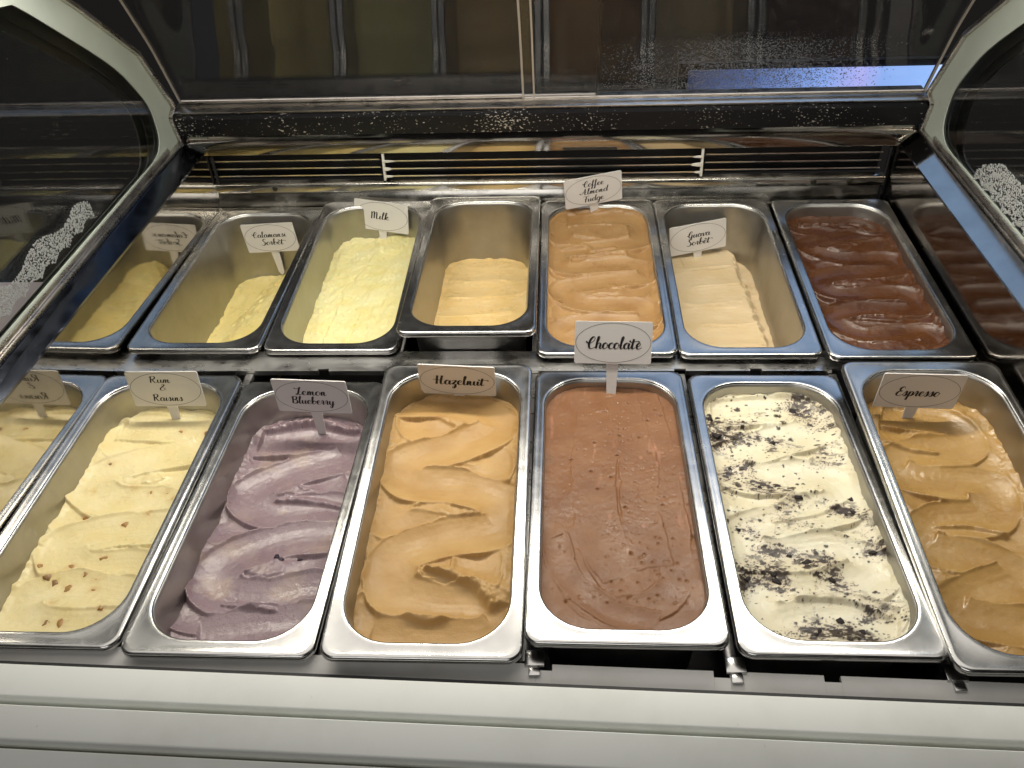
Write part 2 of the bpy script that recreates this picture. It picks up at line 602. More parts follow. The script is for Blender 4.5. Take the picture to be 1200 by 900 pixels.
for s, x in ((-1, -0.521), (1, 0.528)):
    sp = part(empty('side_panel', (x, 0, 0)))
    sp['label'] = 'left glass side panel with pale green printed border' if s < 0 else 'right glass side panel with pale green printed border'
    def P(mb, name, mat, bevel=0):
        o = mb.build(name, mat, sp, bevel=bevel)
        return o
    P(ring_prism(OUTER, INNER_R, 0.0, s * .0015), 'printed_border', M_BORDER)
    P(ring_prism(OUTER, None, s * .002, s * .007), 'glass_pane', M_GLASS)
    P(ring_prism(OUTER, chaikin(offset_poly(INNER, .012), 2), s * .014, s * .016), 'spacer_frame', M_OLIVE)
    P(ring_prism(OUTER, chaikin(offset_poly(INNER, .024), 2), s * .020, s * .022), 'spacer_frame', plain('spacer_grey', (0.10, 0.10, 0.085), 0.5))
    # rails along the bottom, inside
    b = MB().box(-s * .006, -s * .0005, -0.60, 0.198, .0945, .1005)
    P(b, 'bottom_rail', M_ALU, .0008)
    b = MB().box(-s * .003, -s * .0004, -0.60, 0.160, .1010, .1075)
    P(b, 'bottom_rail', M_ALU, .0006)
    # rear edge trims following the outline
    for (a, c), w, m in ((((0.203, .094), (0.193, .1375)), .003, M_ALU), (((0.193, .1375), (0.215, .147)), .003, M_ALU), (((0.215, .147), (0.158, .241)), .0055, M_ALU), (((0.158, .241), (0.05, .328)), .0055, M_ALU), (((0.05, .328), (-0.045, .396)), .0055, M_ALU)):
        d = Vector((c[0] - a[0], c[1] - a[1])).normalized()
        nrm = Vector((-d.y, d.x))   # to the inside of the pane
        if nrm.x > 0: nrm = -nrm
        prof = [a, c, (c[0] + nrm.x * w, c[1] + nrm.y * w), (a[0] + nrm.x * w, a[1] + nrm.y * w)]
        P(ring_prism(prof, None, -s * .006, -s * .0006), 'edge_trim', m, .0006)
    if s < 0:
        def mk(y, z):
            top = .150 + .006 * math.sin(y * 60) - max(0, (y + .10)) * .35
            bot = .120 + .006 * abs(math.sin(y * 95)) + max(0, (y + .10)) * .1
            return bot < z < top and random.random() < .95
        frost_patch('frost', (-.36, -.065, .112, .156), -s * .0001 * -1 + 0.0016 * 0, -s, sp, 3600, .0005, .0012, M_FROST, mk)
    else:
        def mk(y, z):
            t = (.035 - y) / .06
            top = .108 + .045 * min(1, max(0, t)) ** .5
            bot = .108 + .007 * abs(math.sin(y * 110))
            return bot < z < top
        frost_patch('frost', (-.26, .03, .105, .156), 0.0, -s, sp, 4200, .0005, .0013, M_FROST, mk)

# sliding acrylic doors, bent, leaning towards the customer
def door(x0, x1, off, label):
    d = part(empty('sliding_door', (0, 0, 0)))
    d['label'] = label
    A, B, C2 = (0.219, .1455), (0.1775, .2385), (0.085, .3923)
    def shift(p, k):
        return (p[0] + off + k * .84, p[1] + k * .54)
    sm = []
    for t in np.linspace(0, 1, 7):      # rounded bend
        q0 = Vector(A).lerp(Vector(B), 0.80); q1 = Vector(B); q2 = Vector(B).lerp(Vector(C2), 0.10)
        v = q0.lerp(q1, t).lerp(q1.lerp(q2, t), t)
        sm.append((v.x, v.y))
    line = [A] + sm + [C2]
    prof = [shift(p, 0) for p in line] + [shift(p, .0035) for p in reversed(line)]
    MB().prism_x(prof, x0, x1).build('acrylic_sheet', M_ACRYLIC, d, smooth=True)
    # polished edge strips
    for xa, xb in ((x0 - .0032, x0 - .0004), (x1 + .0004, x1 + .0032)):
        MB().prism_x([shift(p, -.0012) for p in line] + [shift(p, .0047) for p in reversed(line)], xa, xb).build('edge_strip', M_ACRYLIC_EDGE, d, smooth=True)
    g = [shift(A, -.0022), shift((A[0] - .0022, A[1] + .0042), -.0022), shift((A[0] - .0022, A[1] + .0042), -.0004), shift(A, -.0004)]
    MB().prism_x(g, x0, x1).build('bottom_strip', M_ALU, d)
    return d


door_l = door(-0.513, 0.078, 0.0115, 'left sliding acrylic door behind the other one')
door_r = door(-0.020, 0.520, 0.0, 'right sliding acrylic door with condensation')
# vertical inner glue line on the front door
MB().prism_x([(0.2165, .1455), (0.175, .2385), (0.0825, .3923), (0.0830, .3930), (0.1756, .2392), (0.2171, .1459)], -0.0080, -0.0055).build('edge_strip', M_ACRYLIC_EDGE, door_r)

# condensation on the right door
V, F = [], []
An, Bn = np.array((0.219, .1455)), np.array((0.1775, .2385))
dirn = (Bn - An) / np.linalg.norm(Bn - An)
nn = np.array((-.84, -.54))
cnt = 0
for _ in range(60000):
    x = random.uniform(0.08, 0.47)
    t = random.uniform(0.012, 0.106)
    dens = math.exp(-((x - .27) / .11) ** 2) * (0.35 + 0.65 * math.exp(-((t - .05) / .04) ** 2))
    dens *= 0.4 + 1.2 * max(0, float(fbm(np.array([x * 25]), np.array([t * 30]), 5)[0] + .4))
    if random.random() > dens:
        continue
    r = random.choice((.0005, .0006, .0007, .0008, .001))
    c = An + dirn * t + nn * 0.00005
    b = len(V)
    for k in range(5):
        a = k * 2 * math.pi / 5
        p = c + dirn * r * math.sin(a)
        V.append((x + r * math.cos(a), p[0], p[1]))
    p = c + nn * r * .6
    V.append((x, p[0], p[1]))
    for k in range(5):
        F.append((b + k, b + (k + 1) % 5, b + 5))
    cnt += 1
    if cnt > 7000:
        break
o = mesh_np('condensation', np.array(V), np.array(F), M_DROP, door_r, True)
o['kind'] = 'stuff'

# ------------------------------------------------------------------ bars the pans hang on
TILT = math.radians(-1.35)          # the front edge runs slightly askew


def skew(o):
    o.rotation_euler = (0, 0, TILT)
    return o


def bar_with_notches(y0, y1, z0, z1, lip, notches):
    b = MB().box(XL + .002, XR - .002, y0 + .004, y1, z0, z1)
    xs = sorted(notches)
    e = [XL + .002]
    for x in xs:
        e += [x - .0065, x + .0065]
    e.append(XR - .002)
    for i in range(0, len(e), 2):
        b.box(e[i], e[i + 1], y0, y0 + .0039, z0 - lip, z1)
    return b


part(bar_with_notches(-0.185, -0.148, -0.0185, -0.0160, 0.004, (-.245, -.165, .165, .250, .34)).build('cross_bar', M_BAR))
fb = MB()
for a_, c_ in ((XL + .002, .0235), (.0365, .1635), (.1765, .2485), (.2615, XR - .002)):
    fb.prism_x([(-0.5785, -.0255), (-0.5590, -.0225), (-0.5590, -.0180), (-0.5785, -.0222)], a_, c_)
for a_, c_ in ((.0236, .0364), (.1636, .1764), (.2486, .2614)):     # notches
    fb.prism_x([(-0.5785, -.0255), (-0.5640, -.0233), (-0.5640, -.0191), (-0.5785, -.0222)], a_, c_)
part(skew(fb.build('front_bar', lacquer('satin_bar_steel', (0.80, 0.79, 0.76), 0.35, 0.15))))
gaps_f = (-0.332, -0.165, 0.0005, 0.166, 0.334)
gaps_b = (-0.324, -0.162, 0.0005, 0.163, 0.328)
for x in gaps_f:
    part(MB().box(x - .0045, x + .0045, -0.556, -0.186, -0.026, -0.0195).build('divider_bar', M_BAR, bevel=.001))
for x in gaps_b:
    part(MB().box(x - .0045, x + .0045, -0.1475, 0.186, -0.022, -0.0195).build('divider_bar', M_BAR, bevel=.001))
for x, y in ((0.009, -.5605), (0.168, -.5635), (0.336, -.5665)):
    b = MB().box(x - .008, x + .008, y - .002, y + .012, -.0192, -.0150).box(x - .0045, x + .0045, y - .010, y - .0021, -.0192, -.0165)
    part(b.build('bar_clip', M_RIM, bevel=.0006))

# ------------------------------------------------------------------ white front boards
part(skew(MB().prism_x([(-0.5835, -.045), (-0.5795, -.045), (-0.5795, -.0120), (-0.5835, -.0120)], -0.56, 0.56).build('black_seal', M_BLACK)))
part(skew(MB().prism_x([(-0.6085, -.0150), (-0.5838, -.0080), (-0.5838, -.040), (-0.6095, -.040)], -0.60, 0.60).build('front_board', M_WHITE, bevel=.0018, seg=3)))
part(skew(MB().prism_x([(-0.6350, -.0315), (-0.6140, -.0165), (-0.6140, -.060), (-0.6350, -.060)], -0.60, 0.60).build('front_board', M_WHITE, bevel=.0018, seg=3)))
part(skew(MB().prism_x([(-0.6700, -.0850), (-0.6395, -.0360), (-0.6395, -.120), (-0.6700, -.120)], -0.60, 0.60).build('front_board', M_WHITE, bevel=.0018, seg=3)))
part(skew(MB().prism_x([(-0.6380, -.130), (-0.6380, -.046), (-0.6120, -.028), (-0.5900, -.028), (-0.5900, -.130)], -0.59, 0.59).build('board_backing', plain('groove_grey', (0.20, 0.195, 0.155), 0.6))))

# ------------------------------------------------------------------ pans
W2, L2 = 0.081, 0.180           # outer half sizes of the rim
IX, IY, IR = 0.0695, 0.1645, 0.043
DEPTH = 0.118


def rrect(hx, hy, r, z, seg=10):
    p = []
    for cx, cy, a0 in ((hx - r, hy - r, 0), (-hx + r, hy - r, 90), (-hx + r, -hy + r, 180), (hx - r, -hy + r, 270)):
        for k in range(seg + 1):
            a = math.radians(a0 + 90 * k / seg)
            p.append((cx + r * math.cos(a), cy + r * math.sin(a), z))
    return p


def rings_mesh(name, rings, close_end=False):
    n = len(rings[0])
    v = [p for r in rings for p in r]
    f = []
    for k in range(len(rings) - 1):
        for i in range(n):
            j = (i + 1) % n
            f.append((k * n + i, k * n + j, (k + 1) * n + j, (k + 1) * n + i))
    if close_end:
        f.append(tuple((len(rings) - 1) * n + i for i in range(n)))
    me = bpy.data.meshes.new(name)
    me.from_pydata(v, [], f)
    bm = bmesh.new(); bm.from_mesh(me)
    bmesh.ops.recalc_face_normals(bm, faces=bm.faces)
    bm.to_mesh(me); bm.free()
    me.polygons.foreach_set('use_smooth', np.full(len(me.polygons), True))
    return me


RIM_ME = rings_mesh('rim', [
    rrect(W2 - .0035, L2 - .0035, .010, -.0068), rrect(W2 - .0012, L2 - .0012, .0115, -.0080), rrect(W2, L2, .0125, -.0062), rrect(W2, L2, .0125, -.0022),
    rrect(W2 - .0006, L2 - .0006, .0125, -.0009), rrect(W2 - .0020, L2 - .0020, .012, -.0001), rrect(W2 - .0042, L2 - .0042, .012, -.0004),
    rrect(IX + .0040, IY + .0045, IR + .003, -.0009), rrect(IX + .0018, IY + .002, IR + .0015, -.0004), rrect(IX + .0006, IY + .0006, IR + .0006, -.0010), rrect(IX, IY, IR, -.0022)])
RIM_ME.materials.append(M_RIM)
TAPER = 0.085
bowl_r = [rrect(IX, IY, IR, -.0022)]
for z in (.006, .02, .04, .06, .08, .095):
    bowl_r.append(rrect(IX - .0006 - TAPER * (z - .004), IY - .0006 - TAPER * (z - .004), IR - .04 * z, -z))
for a in (20, 45, 70, 90):
    r = .018
    k = math.radians(a)
    ins = TAPER * .093 + r * (1 - math.cos(k))
    bowl_r.append(rrect(IX - ins, IY - ins, max(.018, IR - .004 - r * (1 - math.cos(k)) * .8), -.100 - r * math.sin(k)))
shell_r = []
for z in (.0025, .006, .02, .04, .06, .08, .100):
    k = -.0020 + TAPER * (z - .004)
    shell_r.append(rrect(IX - k, IY - k, IR + .0015 - .04 * z, -z))
shell_r.append(rrect(IX - .018, IY - .018, IR - .012, -.1195))
shell_r.reverse()
BOWL_ME = rings_mesh('bowl', shell_r + bowl_r, True)
BOWL_ME.update()
BOWL_ME.materials.append(M_BOWL)

PANS = {   # x, y, z of the rim centre, back-minus-front height (mm)
    'B1': (-405.5, 16.2, -3.1, -5.3), 'B2': (-242.6, 21.2, -1.9, 8.2), 'B3': (-79.8, 19.5, 14.5, -13.2), 'B4': (82.9, 10.4, 1.0, 8.2),
    'B5': (245.6, 8.2, 1.1, 9.3), 'B6': (410.4, -3.1, 5.4, 8.1), 'F1': (-414.8, -379.7, -8.0, -3.0), 'F2': (-249.5, -385.2, -10.0, -9.0),
    'F3': (-81.5, -390.6, 9.1, 12.0), 'F4': (82.5, -376.7, 0.5, -12.7), 'F5': (250.4, -380.7, -3.1, -9.8), 'F6': (408.6, -393.0, 12.0, 16.0)}
PAN_LABELS = {
    'B1': 'steel pan, back row, nearly empty, with calamansi sorbet, beside the left wall',
    'B2': 'steel pan in the back row holding pale yellow milk gelato',
    'B3': 'steel pan in the back row with only a shallow yellow layer, sitting high',
    'B4': 'steel pan in the back row full of coffee almond fudge',
    'B5': 'half empty steel pan in the back row with guava sorbet',
    'B6': 'steel pan in the back row with dark brown chocolate, beside the right wall',
    'F1': 'steel pan in the front row with rum and raisins, beside the left wall',
    'F2': 'steel pan in the front row with purple lemon blueberry',
    'F3': 'steel pan in the front row with tan hazelnut gelato',
    'F4': 'steel pan in the front row with flat brown chocolate',
    'F5': 'steel pan in the front row with cream gelato and dark cookie crumbs',
    'F6': 'steel pan in the front row with espresso gelato, beside the right wall'}
PAN_T = {}
for n, (x, y, z, t) in PANS.items():
    loc = (x / 1000, y / 1000, z / 1000)
    rot = (math.asin(t / 360.0), 0, random.uniform(-.004, .004))
    PAN_T[n] = (loc, rot)
    e = tag(empty('gelato_pan', loc, rot), PAN_LABELS[n], 'pan', 'steel gelato pans in two rows')
    for nm, me in (('rim', RIM_ME), ('bowl', BOWL_ME)):
        o = bpy.data.objects.new(nm, me)
        COL.objects.link(o)
        o.parent = e

# ------------------------------------------------------------------ gelato
PATHS = {
    'F3': [[(-66.2,148.2),(0.5,144.1),(45.4,113.9),(10.6,83.5),(-42.6,59.2),(-37.1,31.7),(15.7,25.2),(53.0,7.5),(52.4,-26.9),(1.2,-37.9),(-37.4,-58.6),(-36.6,-94.7),(-2.2,-110.2),(38.9,-113.0),(58.5,-134.8),(13.0,-147.3),(-48.4,-145.3)]],
    'F2': [[(-55.7,120.1),(25.4,124.7),(47.5,100.3),(-1.5,76.4),(-42.1,42.2),(-13.2,15.3),(47.4,20.6),(65.9,-10.8),(13.4,-20.2),(-38.2,-47.4),(-36.6,-84.2),(7.8,-92.9),(54.7,-82.6),(68.7,-110.3),(23.0,-120.1),(-38.9,-132.8)]],
    'F1': [[(-53.3,133.3),(33.9,126.5),(48.3,98.8),(-11.4,78.3),(-51.4,49.6),(-23.7,18.1),(35.8,16.4),(55.4,-12.1),(1.7,-20.6),(-41.6,-40.8),(-15.4,-69.6),(38.8,-68.7),(50.6,-97.9),(-17.7,-91.4),(-52.0,-112.9),(-20.3,-136.0),(42.1,-134.8)]],
    'F5': [[(-57.2,129.3),(25.3,136.5),(45.2,105.4),(-7.2,83.1),(-55.9,51.8),(-33.3,31.9),(33.8,37.2),(49.3,1.3),(-6.5,-18.6),(-50.2,-41.9),(-38.8,-66.3),(26.6,-58.6),(51.1,-83.6),(0.4,-106.9),(-50.2,-108.0),(-41.4,-137.5),(16.5,-128.1),(53.4,-143.8)]],
    'F6': [[(-35.3,142.1),(20.5,126.7),(29.3,91.8),(-19.7,81.8),(-43.5,58.3),(-7.5,45.1),(34.2,40.0),(23.8,2.8),(-25.0,-5.9),(-43.1,-32.7),(-9.1,-44.5),(25.6,-64.1),(-13.2,-82.3),(-38.0,-103.6),(18,-118.0),(40,-135)]],
    'B4': [[(-41.2,135.5),(44.0,133.7),(55.8,78.2),(-1.0,60.8),(-53.3,50.4),(-45.4,13.1),(37.0,18.3),(57.3,-9.2),(-3.8,-22.8),(-49.9,-38.3),(-26.5,-69.5),(41.9,-73.9),(46.9,-106.9),(-16.9,-106.5),(-53.1,-127.5),(-8.1,-151.6),(41.8,-148.4)]],
    'B6': [[(-42.1,150.7),(34.9,150.0),(56.6,122.4),(-15.9,93.4),(-47.9,78.0),(-10.0,48.7),(50.3,45.6),(48.2,20.3),(-19.0,13.0),(-51.8,-2.9),(-35.6,-32.6),(42.3,-33.4),(50.9,-65.4),(-12.9,-64.9),(-55.1,-82.6),(-26.2,-114.3),(43.2,-111.3),(55.7,-131.5)]],
    'B5': [[(-36.5,126.6),(38.8,135.0),(42.2,95.4),(-35.6,80.6),(-40.1,41.4),(42.2,44.9),(40.3,-0.5),(-40.3,-9.9),(-39.3,-48.5),(42.9,-48.9)]],
    'B3': [[(-50.7,111.0),(38.2,109.8),(46.1,70.4),(-58.0,60.3),(-53.4,16.8),(47.9,26.5),(49.6,-15.0),(-54.8,-24.3)]],
}
RIDGES = {
    'F3': [([(-8.0,-74.6),(13.5,-80.8),(37.2,-91.6),(51.9,-109.3)], 7, 9), ([(-20.5,-122.8),(-3.9,-126.8),(14.1,-123.9)], 4, 5), ([(-38, 160), (0, 156), (34, 152)], 3.5, 3)],
    'F2': [([(-13.4,32.9),(27.1,32.1),(57.0,25.4)], 3.5, 4.5), ([(-28.9,-98.3),(18.7,-103.9)], 3, 4), ([(-52, 140), (0, 150), (50, 138)], 5, 7)],
    'F6': [([(-44.1,97.4),(-21.1,90.2),(2.2,85.6)], 3.5, 4), ([(-25.7,-8.0),(3.9,-9.6),(29.0,-22.0)], 3.5, 4)],
    'F5': [([(-20, -22), (20, -12), (52, 6)], 3, 3), ([(-20, -112), (20, -112), (50, -128)], 4, 4)],
    'B4': [([(-50, 62), (-20, 68), (-8, 58), (20, 66)], 3, 4)],
    'B6': [([(10, 128), (35, 120), (58, 108)], 3, 3)],
}
BITS = {
    'F1': [(-54.0,-68.1),(-41.2,-77.0),(-26.6,-63.6),(-32.5,-82.8),(-17.0,-89.4),(8.8,-90.0),(-21.8,-106.8),(4.3,-52.8),(6.9,-78.2),(-5.2,-73.4),(26.9,-112.4),(-18.4,-127.0),(-4.9,-128.6),(-47.1,76.7),(25.6,3.4),(15.4,34.2),(33.7,34.4),(-7.6,23.1),(-50.0,36.0),(-37.0,-3.1),(13.1,129.3),(44.7,126.6),(-4.4,37.7),(42.2,26.0),(5.8,-9.4)],
    'F2': [(6.5,-42.5),(29.2,-43.2),(11.7,-46.6)],
    'F5': [(-62.6,119.6),(-62.8,95.6),(-58.8,93.1),(-27.2,119.8),(30.7,140.7),(-1.7,89.6),(-51.3,49.4),(7.1,8.5),(-26.6,22.8),(58.2,-58.1),(-55.9,-31.8),(-34.9,-85.1),(-32.4,-91.4),(15.5,-88.8),(-7.8,-142.6),(-12.4,-147.5),(11.9,-132.3),(26.0,-144.3),(-57.5,-90.1),(54.5,-9.4),(57.3,9.2),(-15.3,-61.1),(-2.3,-70.5)],
}


def lin(r, g, b):
    f = lambda c: ((c / 255 + 0.055) / 1.055) ** 2.4 if c > 10 else c / 255 / 12.92
    return np.array((f(r), f(g), f(b)))


# depth mm, swirl half width mm, swirl height mm, colour, second colour, roughness
GEL = {
    'B1': dict(d=85, r=0, a=0, c=lin(248, 231, 162), c2=lin(240, 218, 138), rough=0.34),
    'B2': dict(d=55, r=0, a=0, c=lin(238, 231, 180), c2=lin(232, 220, 152), rough=0.45),
    'B3': dict(d=92, r=20, a=2.6, c=lin(238, 208, 150), c2=lin(230, 196, 128), rough=0.32),
    'B4': dict(d=10, r=19, a=10, c=lin(168, 133, 88), c2=lin(148, 111, 67), rough=0.38),
    'B5': dict(d=76, r=20, a=3.5, c=lin(222, 201, 166), c2=lin(212, 188, 146), rough=0.42),
    'B6': dict(d=18, r=18, a=9.5, c=lin(92, 56, 29), c2=lin(72, 39, 18), rough=0.25),
    'F1': dict(d=41, r=24, a=7.5, c=lin(240, 226, 178), c2=lin(232, 214, 156), rough=0.3),
    'F2': dict(d=44, r=25, a=10.5, c=lin(150, 131, 136), c2=lin(138, 117, 124), rough=0.26),
    'F3': dict(d=32, r=25, a=10, c=lin(190, 155, 103), c2=lin(176, 138, 84), rough=0.42),
    'F4': dict(d=12, r=0, a=0, c=lin(136, 97, 67), c2=lin(120, 81, 54), rough=0.4),
    'F5': dict(d=19, r=24, a=9, c=lin(226, 220, 196), c2=lin(218, 208, 176), rough=0.34),
    'F6': dict(d=42, r=24, a=9.5, c=lin(182, 147, 90), c2=lin(166, 128, 71), rough=0.24),
}
GEL_LABELS = {
    'B1': ('calamansi_sorbet', 'pale yellow calamansi sorbet left at the bottom of the leftmost back pan'),
    'B2': ('milk_gelato', 'crumbly pale lemon coloured milk gelato in the back row'),
    'B3': ('yellow_gelato', 'shallow layer of smooth yellow gelato in the unsigned high pan'),
    'B4': ('coffee_almond_gelato', 'light brown swirled coffee almond fudge filling its back row pan'),
    'B5': ('guava_sorbet', 'pale beige guava sorbet with scraped right edge'),
    'B6': ('dark_chocolate_gelato', 'glossy dark brown swirled gelato beside the right wall'),
    'F1': ('rum_raisin_gelato', 'pale yellow rum gelato dotted with brown raisins'),
    'F2': ('blueberry_gelato', 'greyish purple swirled lemon blueberry gelato'),
    'F3': ('hazelnut_gelato', 'tan swirled hazelnut gelato in the front row'),
    'F4': ('chocolate_gelato', 'flat milk chocolate brown gelato with small air holes'),
    'F5': ('cookie_gelato', 'cream coloured gelato speckled with black cookie crumbs'),
    'F6': ('espresso_gelato', 'glossy caramel brown espresso gelato at the right wall'),
}


def half_width(ay, hx, hy, r):
    ay = np.minimum(ay, hy)
    e = np.maximum(0, ay - (hy - r))
    return hx - r + np.sqrt(np.maximum(0, r * r - e * e))


def sweep(X, Y, H, path, r, a, rnd, lipk=0.9):
    P = catmull(path, 1.0)
    T = np.gradient(P, axis=0)
    # smooth tangent
    for _ in range(8):
        T = (np.roll(T, 1, 0) + T * 2 + np.roll(T, -1, 0)) / 4 if len(T) > 3 else T
    T[0], T[-1] = T[1], T[-2]
    T /= np.linalg.norm(T, axis=1)[:, None] + 1e-9
    N = np.stack([-T[:, 1], T[:, 0]], 1)
    S = np.zeros_like(X)
    K = np.full(X.shape, -1)
    yr = Y[:, 0]
    wob = fbm(np.arange(len(P)) / 22.0, np.full(len(P), rnd * 1.7), rnd, 3)
    wob2 = fbm(np.arange(len(P)) / 22.0, np.full(len(P), rnd * 3.7), rnd + 5, 3)
    for k in range(len(P)):
        reach = r * 1.2 * abs(N[k, 1]) + 2.0
        i0, i1 = np.searchsorted(yr, (P[k, 1] - reach, P[k, 1] + reach))
        if i1 <= i0:
            continue
        dx, dy = X[i0:i1] - P[k, 0], Y[i0:i1] - P[k, 1]
        al = dx * T[k, 0] + dy * T[k, 1]
        s = dx * N[k, 0] + dy * N[k, 1]
        lo, hi = -r * (1 + .35 * wob[k]), r * (1 + .35 * wob2[k])
        m = (np.abs(al) < 1.3) & (s > lo) & (s < hi)
        S[i0:i1][m] = s[m]
        K[i0:i1][m] = k
    m = K >= 0
    q = S / r
    Ny = N[np.clip(K, 0, None), 1]
    back = q * Ny                                   # +1 at the edge away from the customer
    prof = a * (0.66 * q * q - 0.16 * back - 0.24)
    lipn = 0.35 + 1.3 * np.clip(fbm(K / 14.0, np.sign(q) * 3.0 + 9, rnd + 2, 3) + .5, 0, 1) * (0.3 + fbm(X / 3.0, Y / 3.0, rnd + 9, 2) + .7)
    lip = a * 0.20 * np.clip((np.abs(q) - .90) / .10, 0, 1) * lipn * lipk
    streak = a * 0.025 * (vnoise(q * 8 + rnd, K / 60.0, rnd + 4) - .5) + .14 * (vnoise(q * 26 + rnd, K / 50.0, rnd + 6) - .5)
    Hn = prof + lip + streak
    return np.where(m, Hn, H), m, K, q


def ridge(X, Y, H, path, w, h, rnd):
    P = catmull(path, 1.0)
    best = np.full(X.shape, 1e9)
    kk = np.zeros(X.shape)
    sg = np.zeros(X.shape)
    for k in range(len(P)):
        dx, dy = X - P[k, 0], Y - P[k, 1]
        d = dx * dx + dy * dy
        m = d < best
        best[m] = d[m]
        kk[m] = k
        sg[m] = dy[m]
    t = kk / max(1, len(P) - 1)
    d = np.sqrt(best)
    ww = np.where(sg < 0, w * .45, w * 1.5) * ((.35 + 1.0 * t) if h > 7.5 else (0.55 + .45 * np.sin(np.pi * np.clip(t * .92 + .04, 0, 1))))
    rough = 1 + .9 * fbm(X / 4.0, Y / 4.0, rnd, 4)
    add = h * np.exp(-(d / ww) ** 2) * np.clip(rough, .3, 1.6)
    return H + add


GEL_H = {}


def make_gelato(n):
    g = GEL[n]
    seed = (sum(map(ord, n)) * 7) % 97
    d = g['d']
    ins = TAPER * (d - 4) / 1000 * 1000
    hx, hy, rr = IX * 1000 - ins + .5, IY * 1000 - ins + .5, IR * 1000 - .04 * d
    step = 0.80 if n[0] == 'F' else 1.0
    nu, nv = int(2 * hx / step), int(2 * hy / step)
    vv = np.linspace(-hy, hy, nv)
    uu = np.linspace(-1, 1, nu)
    hw = half_width(np.abs(vv), hx, hy, rr)
    X = uu[None, :] * hw[:, None]
    Y = np.repeat(vv[:, None], nu, 1)
    H = 2.2 * fbm(X / 45, Y / 45, seed, 2) * 2 + 0.6 * g['a'] * 0
    crumbs = None
    tone = np.clip(fbm(X / 30, Y / 18, seed + 2, 4) * 1.6 + .5, 0, 1)
    if g['r']:
        m_all = np.zeros(X.shape, bool)
        for p in PATHS[n]:
            if n not in ('B3', 'B5'):      # an older, mirrored set of strokes underneath
                H, m, K, q = sweep(X, Y, H, [(-.9 * px, py + 6) for px, py in p], g['r'] * .9, g['a'] * .7, seed + 40)
                H += g['a'] * .15
                m_all |= m
            H, m, K, q = sweep(X, Y, H, p, g['r'], g['a'], seed)
            m_all |= m
        tone = np.clip(tone + .25 * fbm(K / 30.0, q * 2.0, seed + 8, 3), 0, 1)
        H = np.where(m_all, H, H + g['a'] * .26 + 3.2 * fbm(X / 8, Y / 8, seed + 1, 5))
        H += 1.6 * fbm(X / 60, Y / 60, seed + 20, 2)
    for p, w, h in RIDGES.get(n, []):
        H = ridge(X, Y, H, p, w, h, seed + 30)
    edge = np.minimum(hw[:, None] - np.abs(X), hy - np.abs(Y))   # mm to the pan wall
    c, c2 = g['c'], g['c2']
    if n == 'F4':      # mousse-like, long flat strokes and air holes
        H += 2.0 * fbm(X / 16 + 2 * fbm(X / 50, Y / 60, 3, 2), Y / 90, 41, 4) + 2.2 * fbm(X / 40, Y / 55, 44, 3)
        H, m, K, q = sweep(X, Y, H, [(38, 150), (46, 60), (50, -60), (40, -120), (0, -140), (-30, -128), (-50, -80)], 15, 1.6, 5, .5)
        H, m, K, q = sweep(X, Y, H, [(-12, 120), (-20, 20), (-14, -70), (4, -100)], 22, 1.4, 8, .12)
        H, m, K, q = sweep(X, Y, H, [(12, 148), (24, 60), (22, -30), (28, -90)], 18, 1.2, 9, .1)
        H, m, K, q = sweep(X, Y, H, [(-58, -60), (-46, -105), (-10, -140), (25, -150)], 13, 3.0, 6, .8)
        for k in range(420):
            px = RNG.normal(30, 26) if k % 3 else RNG.uniform(-60, 60)
            py = RNG.uniform(-135, 140)
            pr = RNG.choice((.55, .65, .75, .85, 1.0, 1.4), p=(.3, .28, .2, .12, .07, .03))
            D = (X - px) ** 2 + (Y - py) ** 2
            m = D < (pr * 2.2) ** 2
            H[m] -= 2.6 * pr * np.exp(-D[m] / (pr * pr * .8))
    if n == 'B2':      # crumbly, scraped along its length
        H += 6.0 * fbm(X / 13, Y / 40, 51, 5) + 5.0 * np.clip(fbm(X / 7, Y / 12, 54, 5), -.1, .5)
        H += 4 * (Y / hy) + 3.5 * (X / hx)
        H, m, K, q = sweep(X, Y, H, [(20, 120), (-8, 20), (-18, -80), (-20, -140)], 17, 2.6, 61, .35)
        H += 3.6 * np.clip(fbm(X / 5, Y / 6, 57, 5), -.12, .5) + 1.6 * fbm(X / 2.5, Y / 2.5, 58, 3)
        g2 = np.exp(-(((X + 2 - (Y + 60) * .15) / 3.0) ** 2)) * (Y < -55) * (Y > -95)
        H -= 5 * g2
    if n == 'B1':
        H += 5.0 * fbm(X / 22, Y / 50, 71, 3) + 3.0 * np.clip(fbm(X / 9, Y / 16, 74, 4) - .06, 0, 1)
        lim = -12 + 36 * (Y / hy) + 16 * fbm(X / 22, Y / 22, 77, 4) + 12 * fbm(X / 7, Y / 7, 79, 4)
        H += 7 * np.clip((X - lim) / 14, -2.2, 1) + 5 * np.clip((X - lim) / 3, -1, 0) + 2.0 * fbm(X / 30, Y / 15, 78, 3)
    if n == 'B5':
        lim = 44 + 10 * (-Y / hy) + 10 * fbm(X / 14, Y / 14, 81, 4) + 9 * fbm(X / 5, Y / 5, 84, 4)
        H -= 9 * np.clip((X - lim) / 6, 0, 1.6)
        H += 1.6 * fbm(X / 30, Y / 9, 82, 4)
    if n == 'B3':
        H += 1.5 * fbm(X / 28, Y / 9, 83, 4)
    # ragged contact with the wall
    rag = fbm(X / 9, Y / 9, seed + 12, 4)
    H += np.clip(1 - edge / 7, 0, 1) * (2.0 + 7.0 * rag) * (1.0 if n not in ('F4',) else .35)
    H += 0.9 * fbm(X / 4.0, Y / 4.0, seed + 13, 4) * .7
    H = blur(H, 2 if g['a'] else 1)
    if g['a']:
        H -= H.mean()
    H = np.clip(H, -40, d - 3.5 if n not in ('F4', 'B4') else 30)
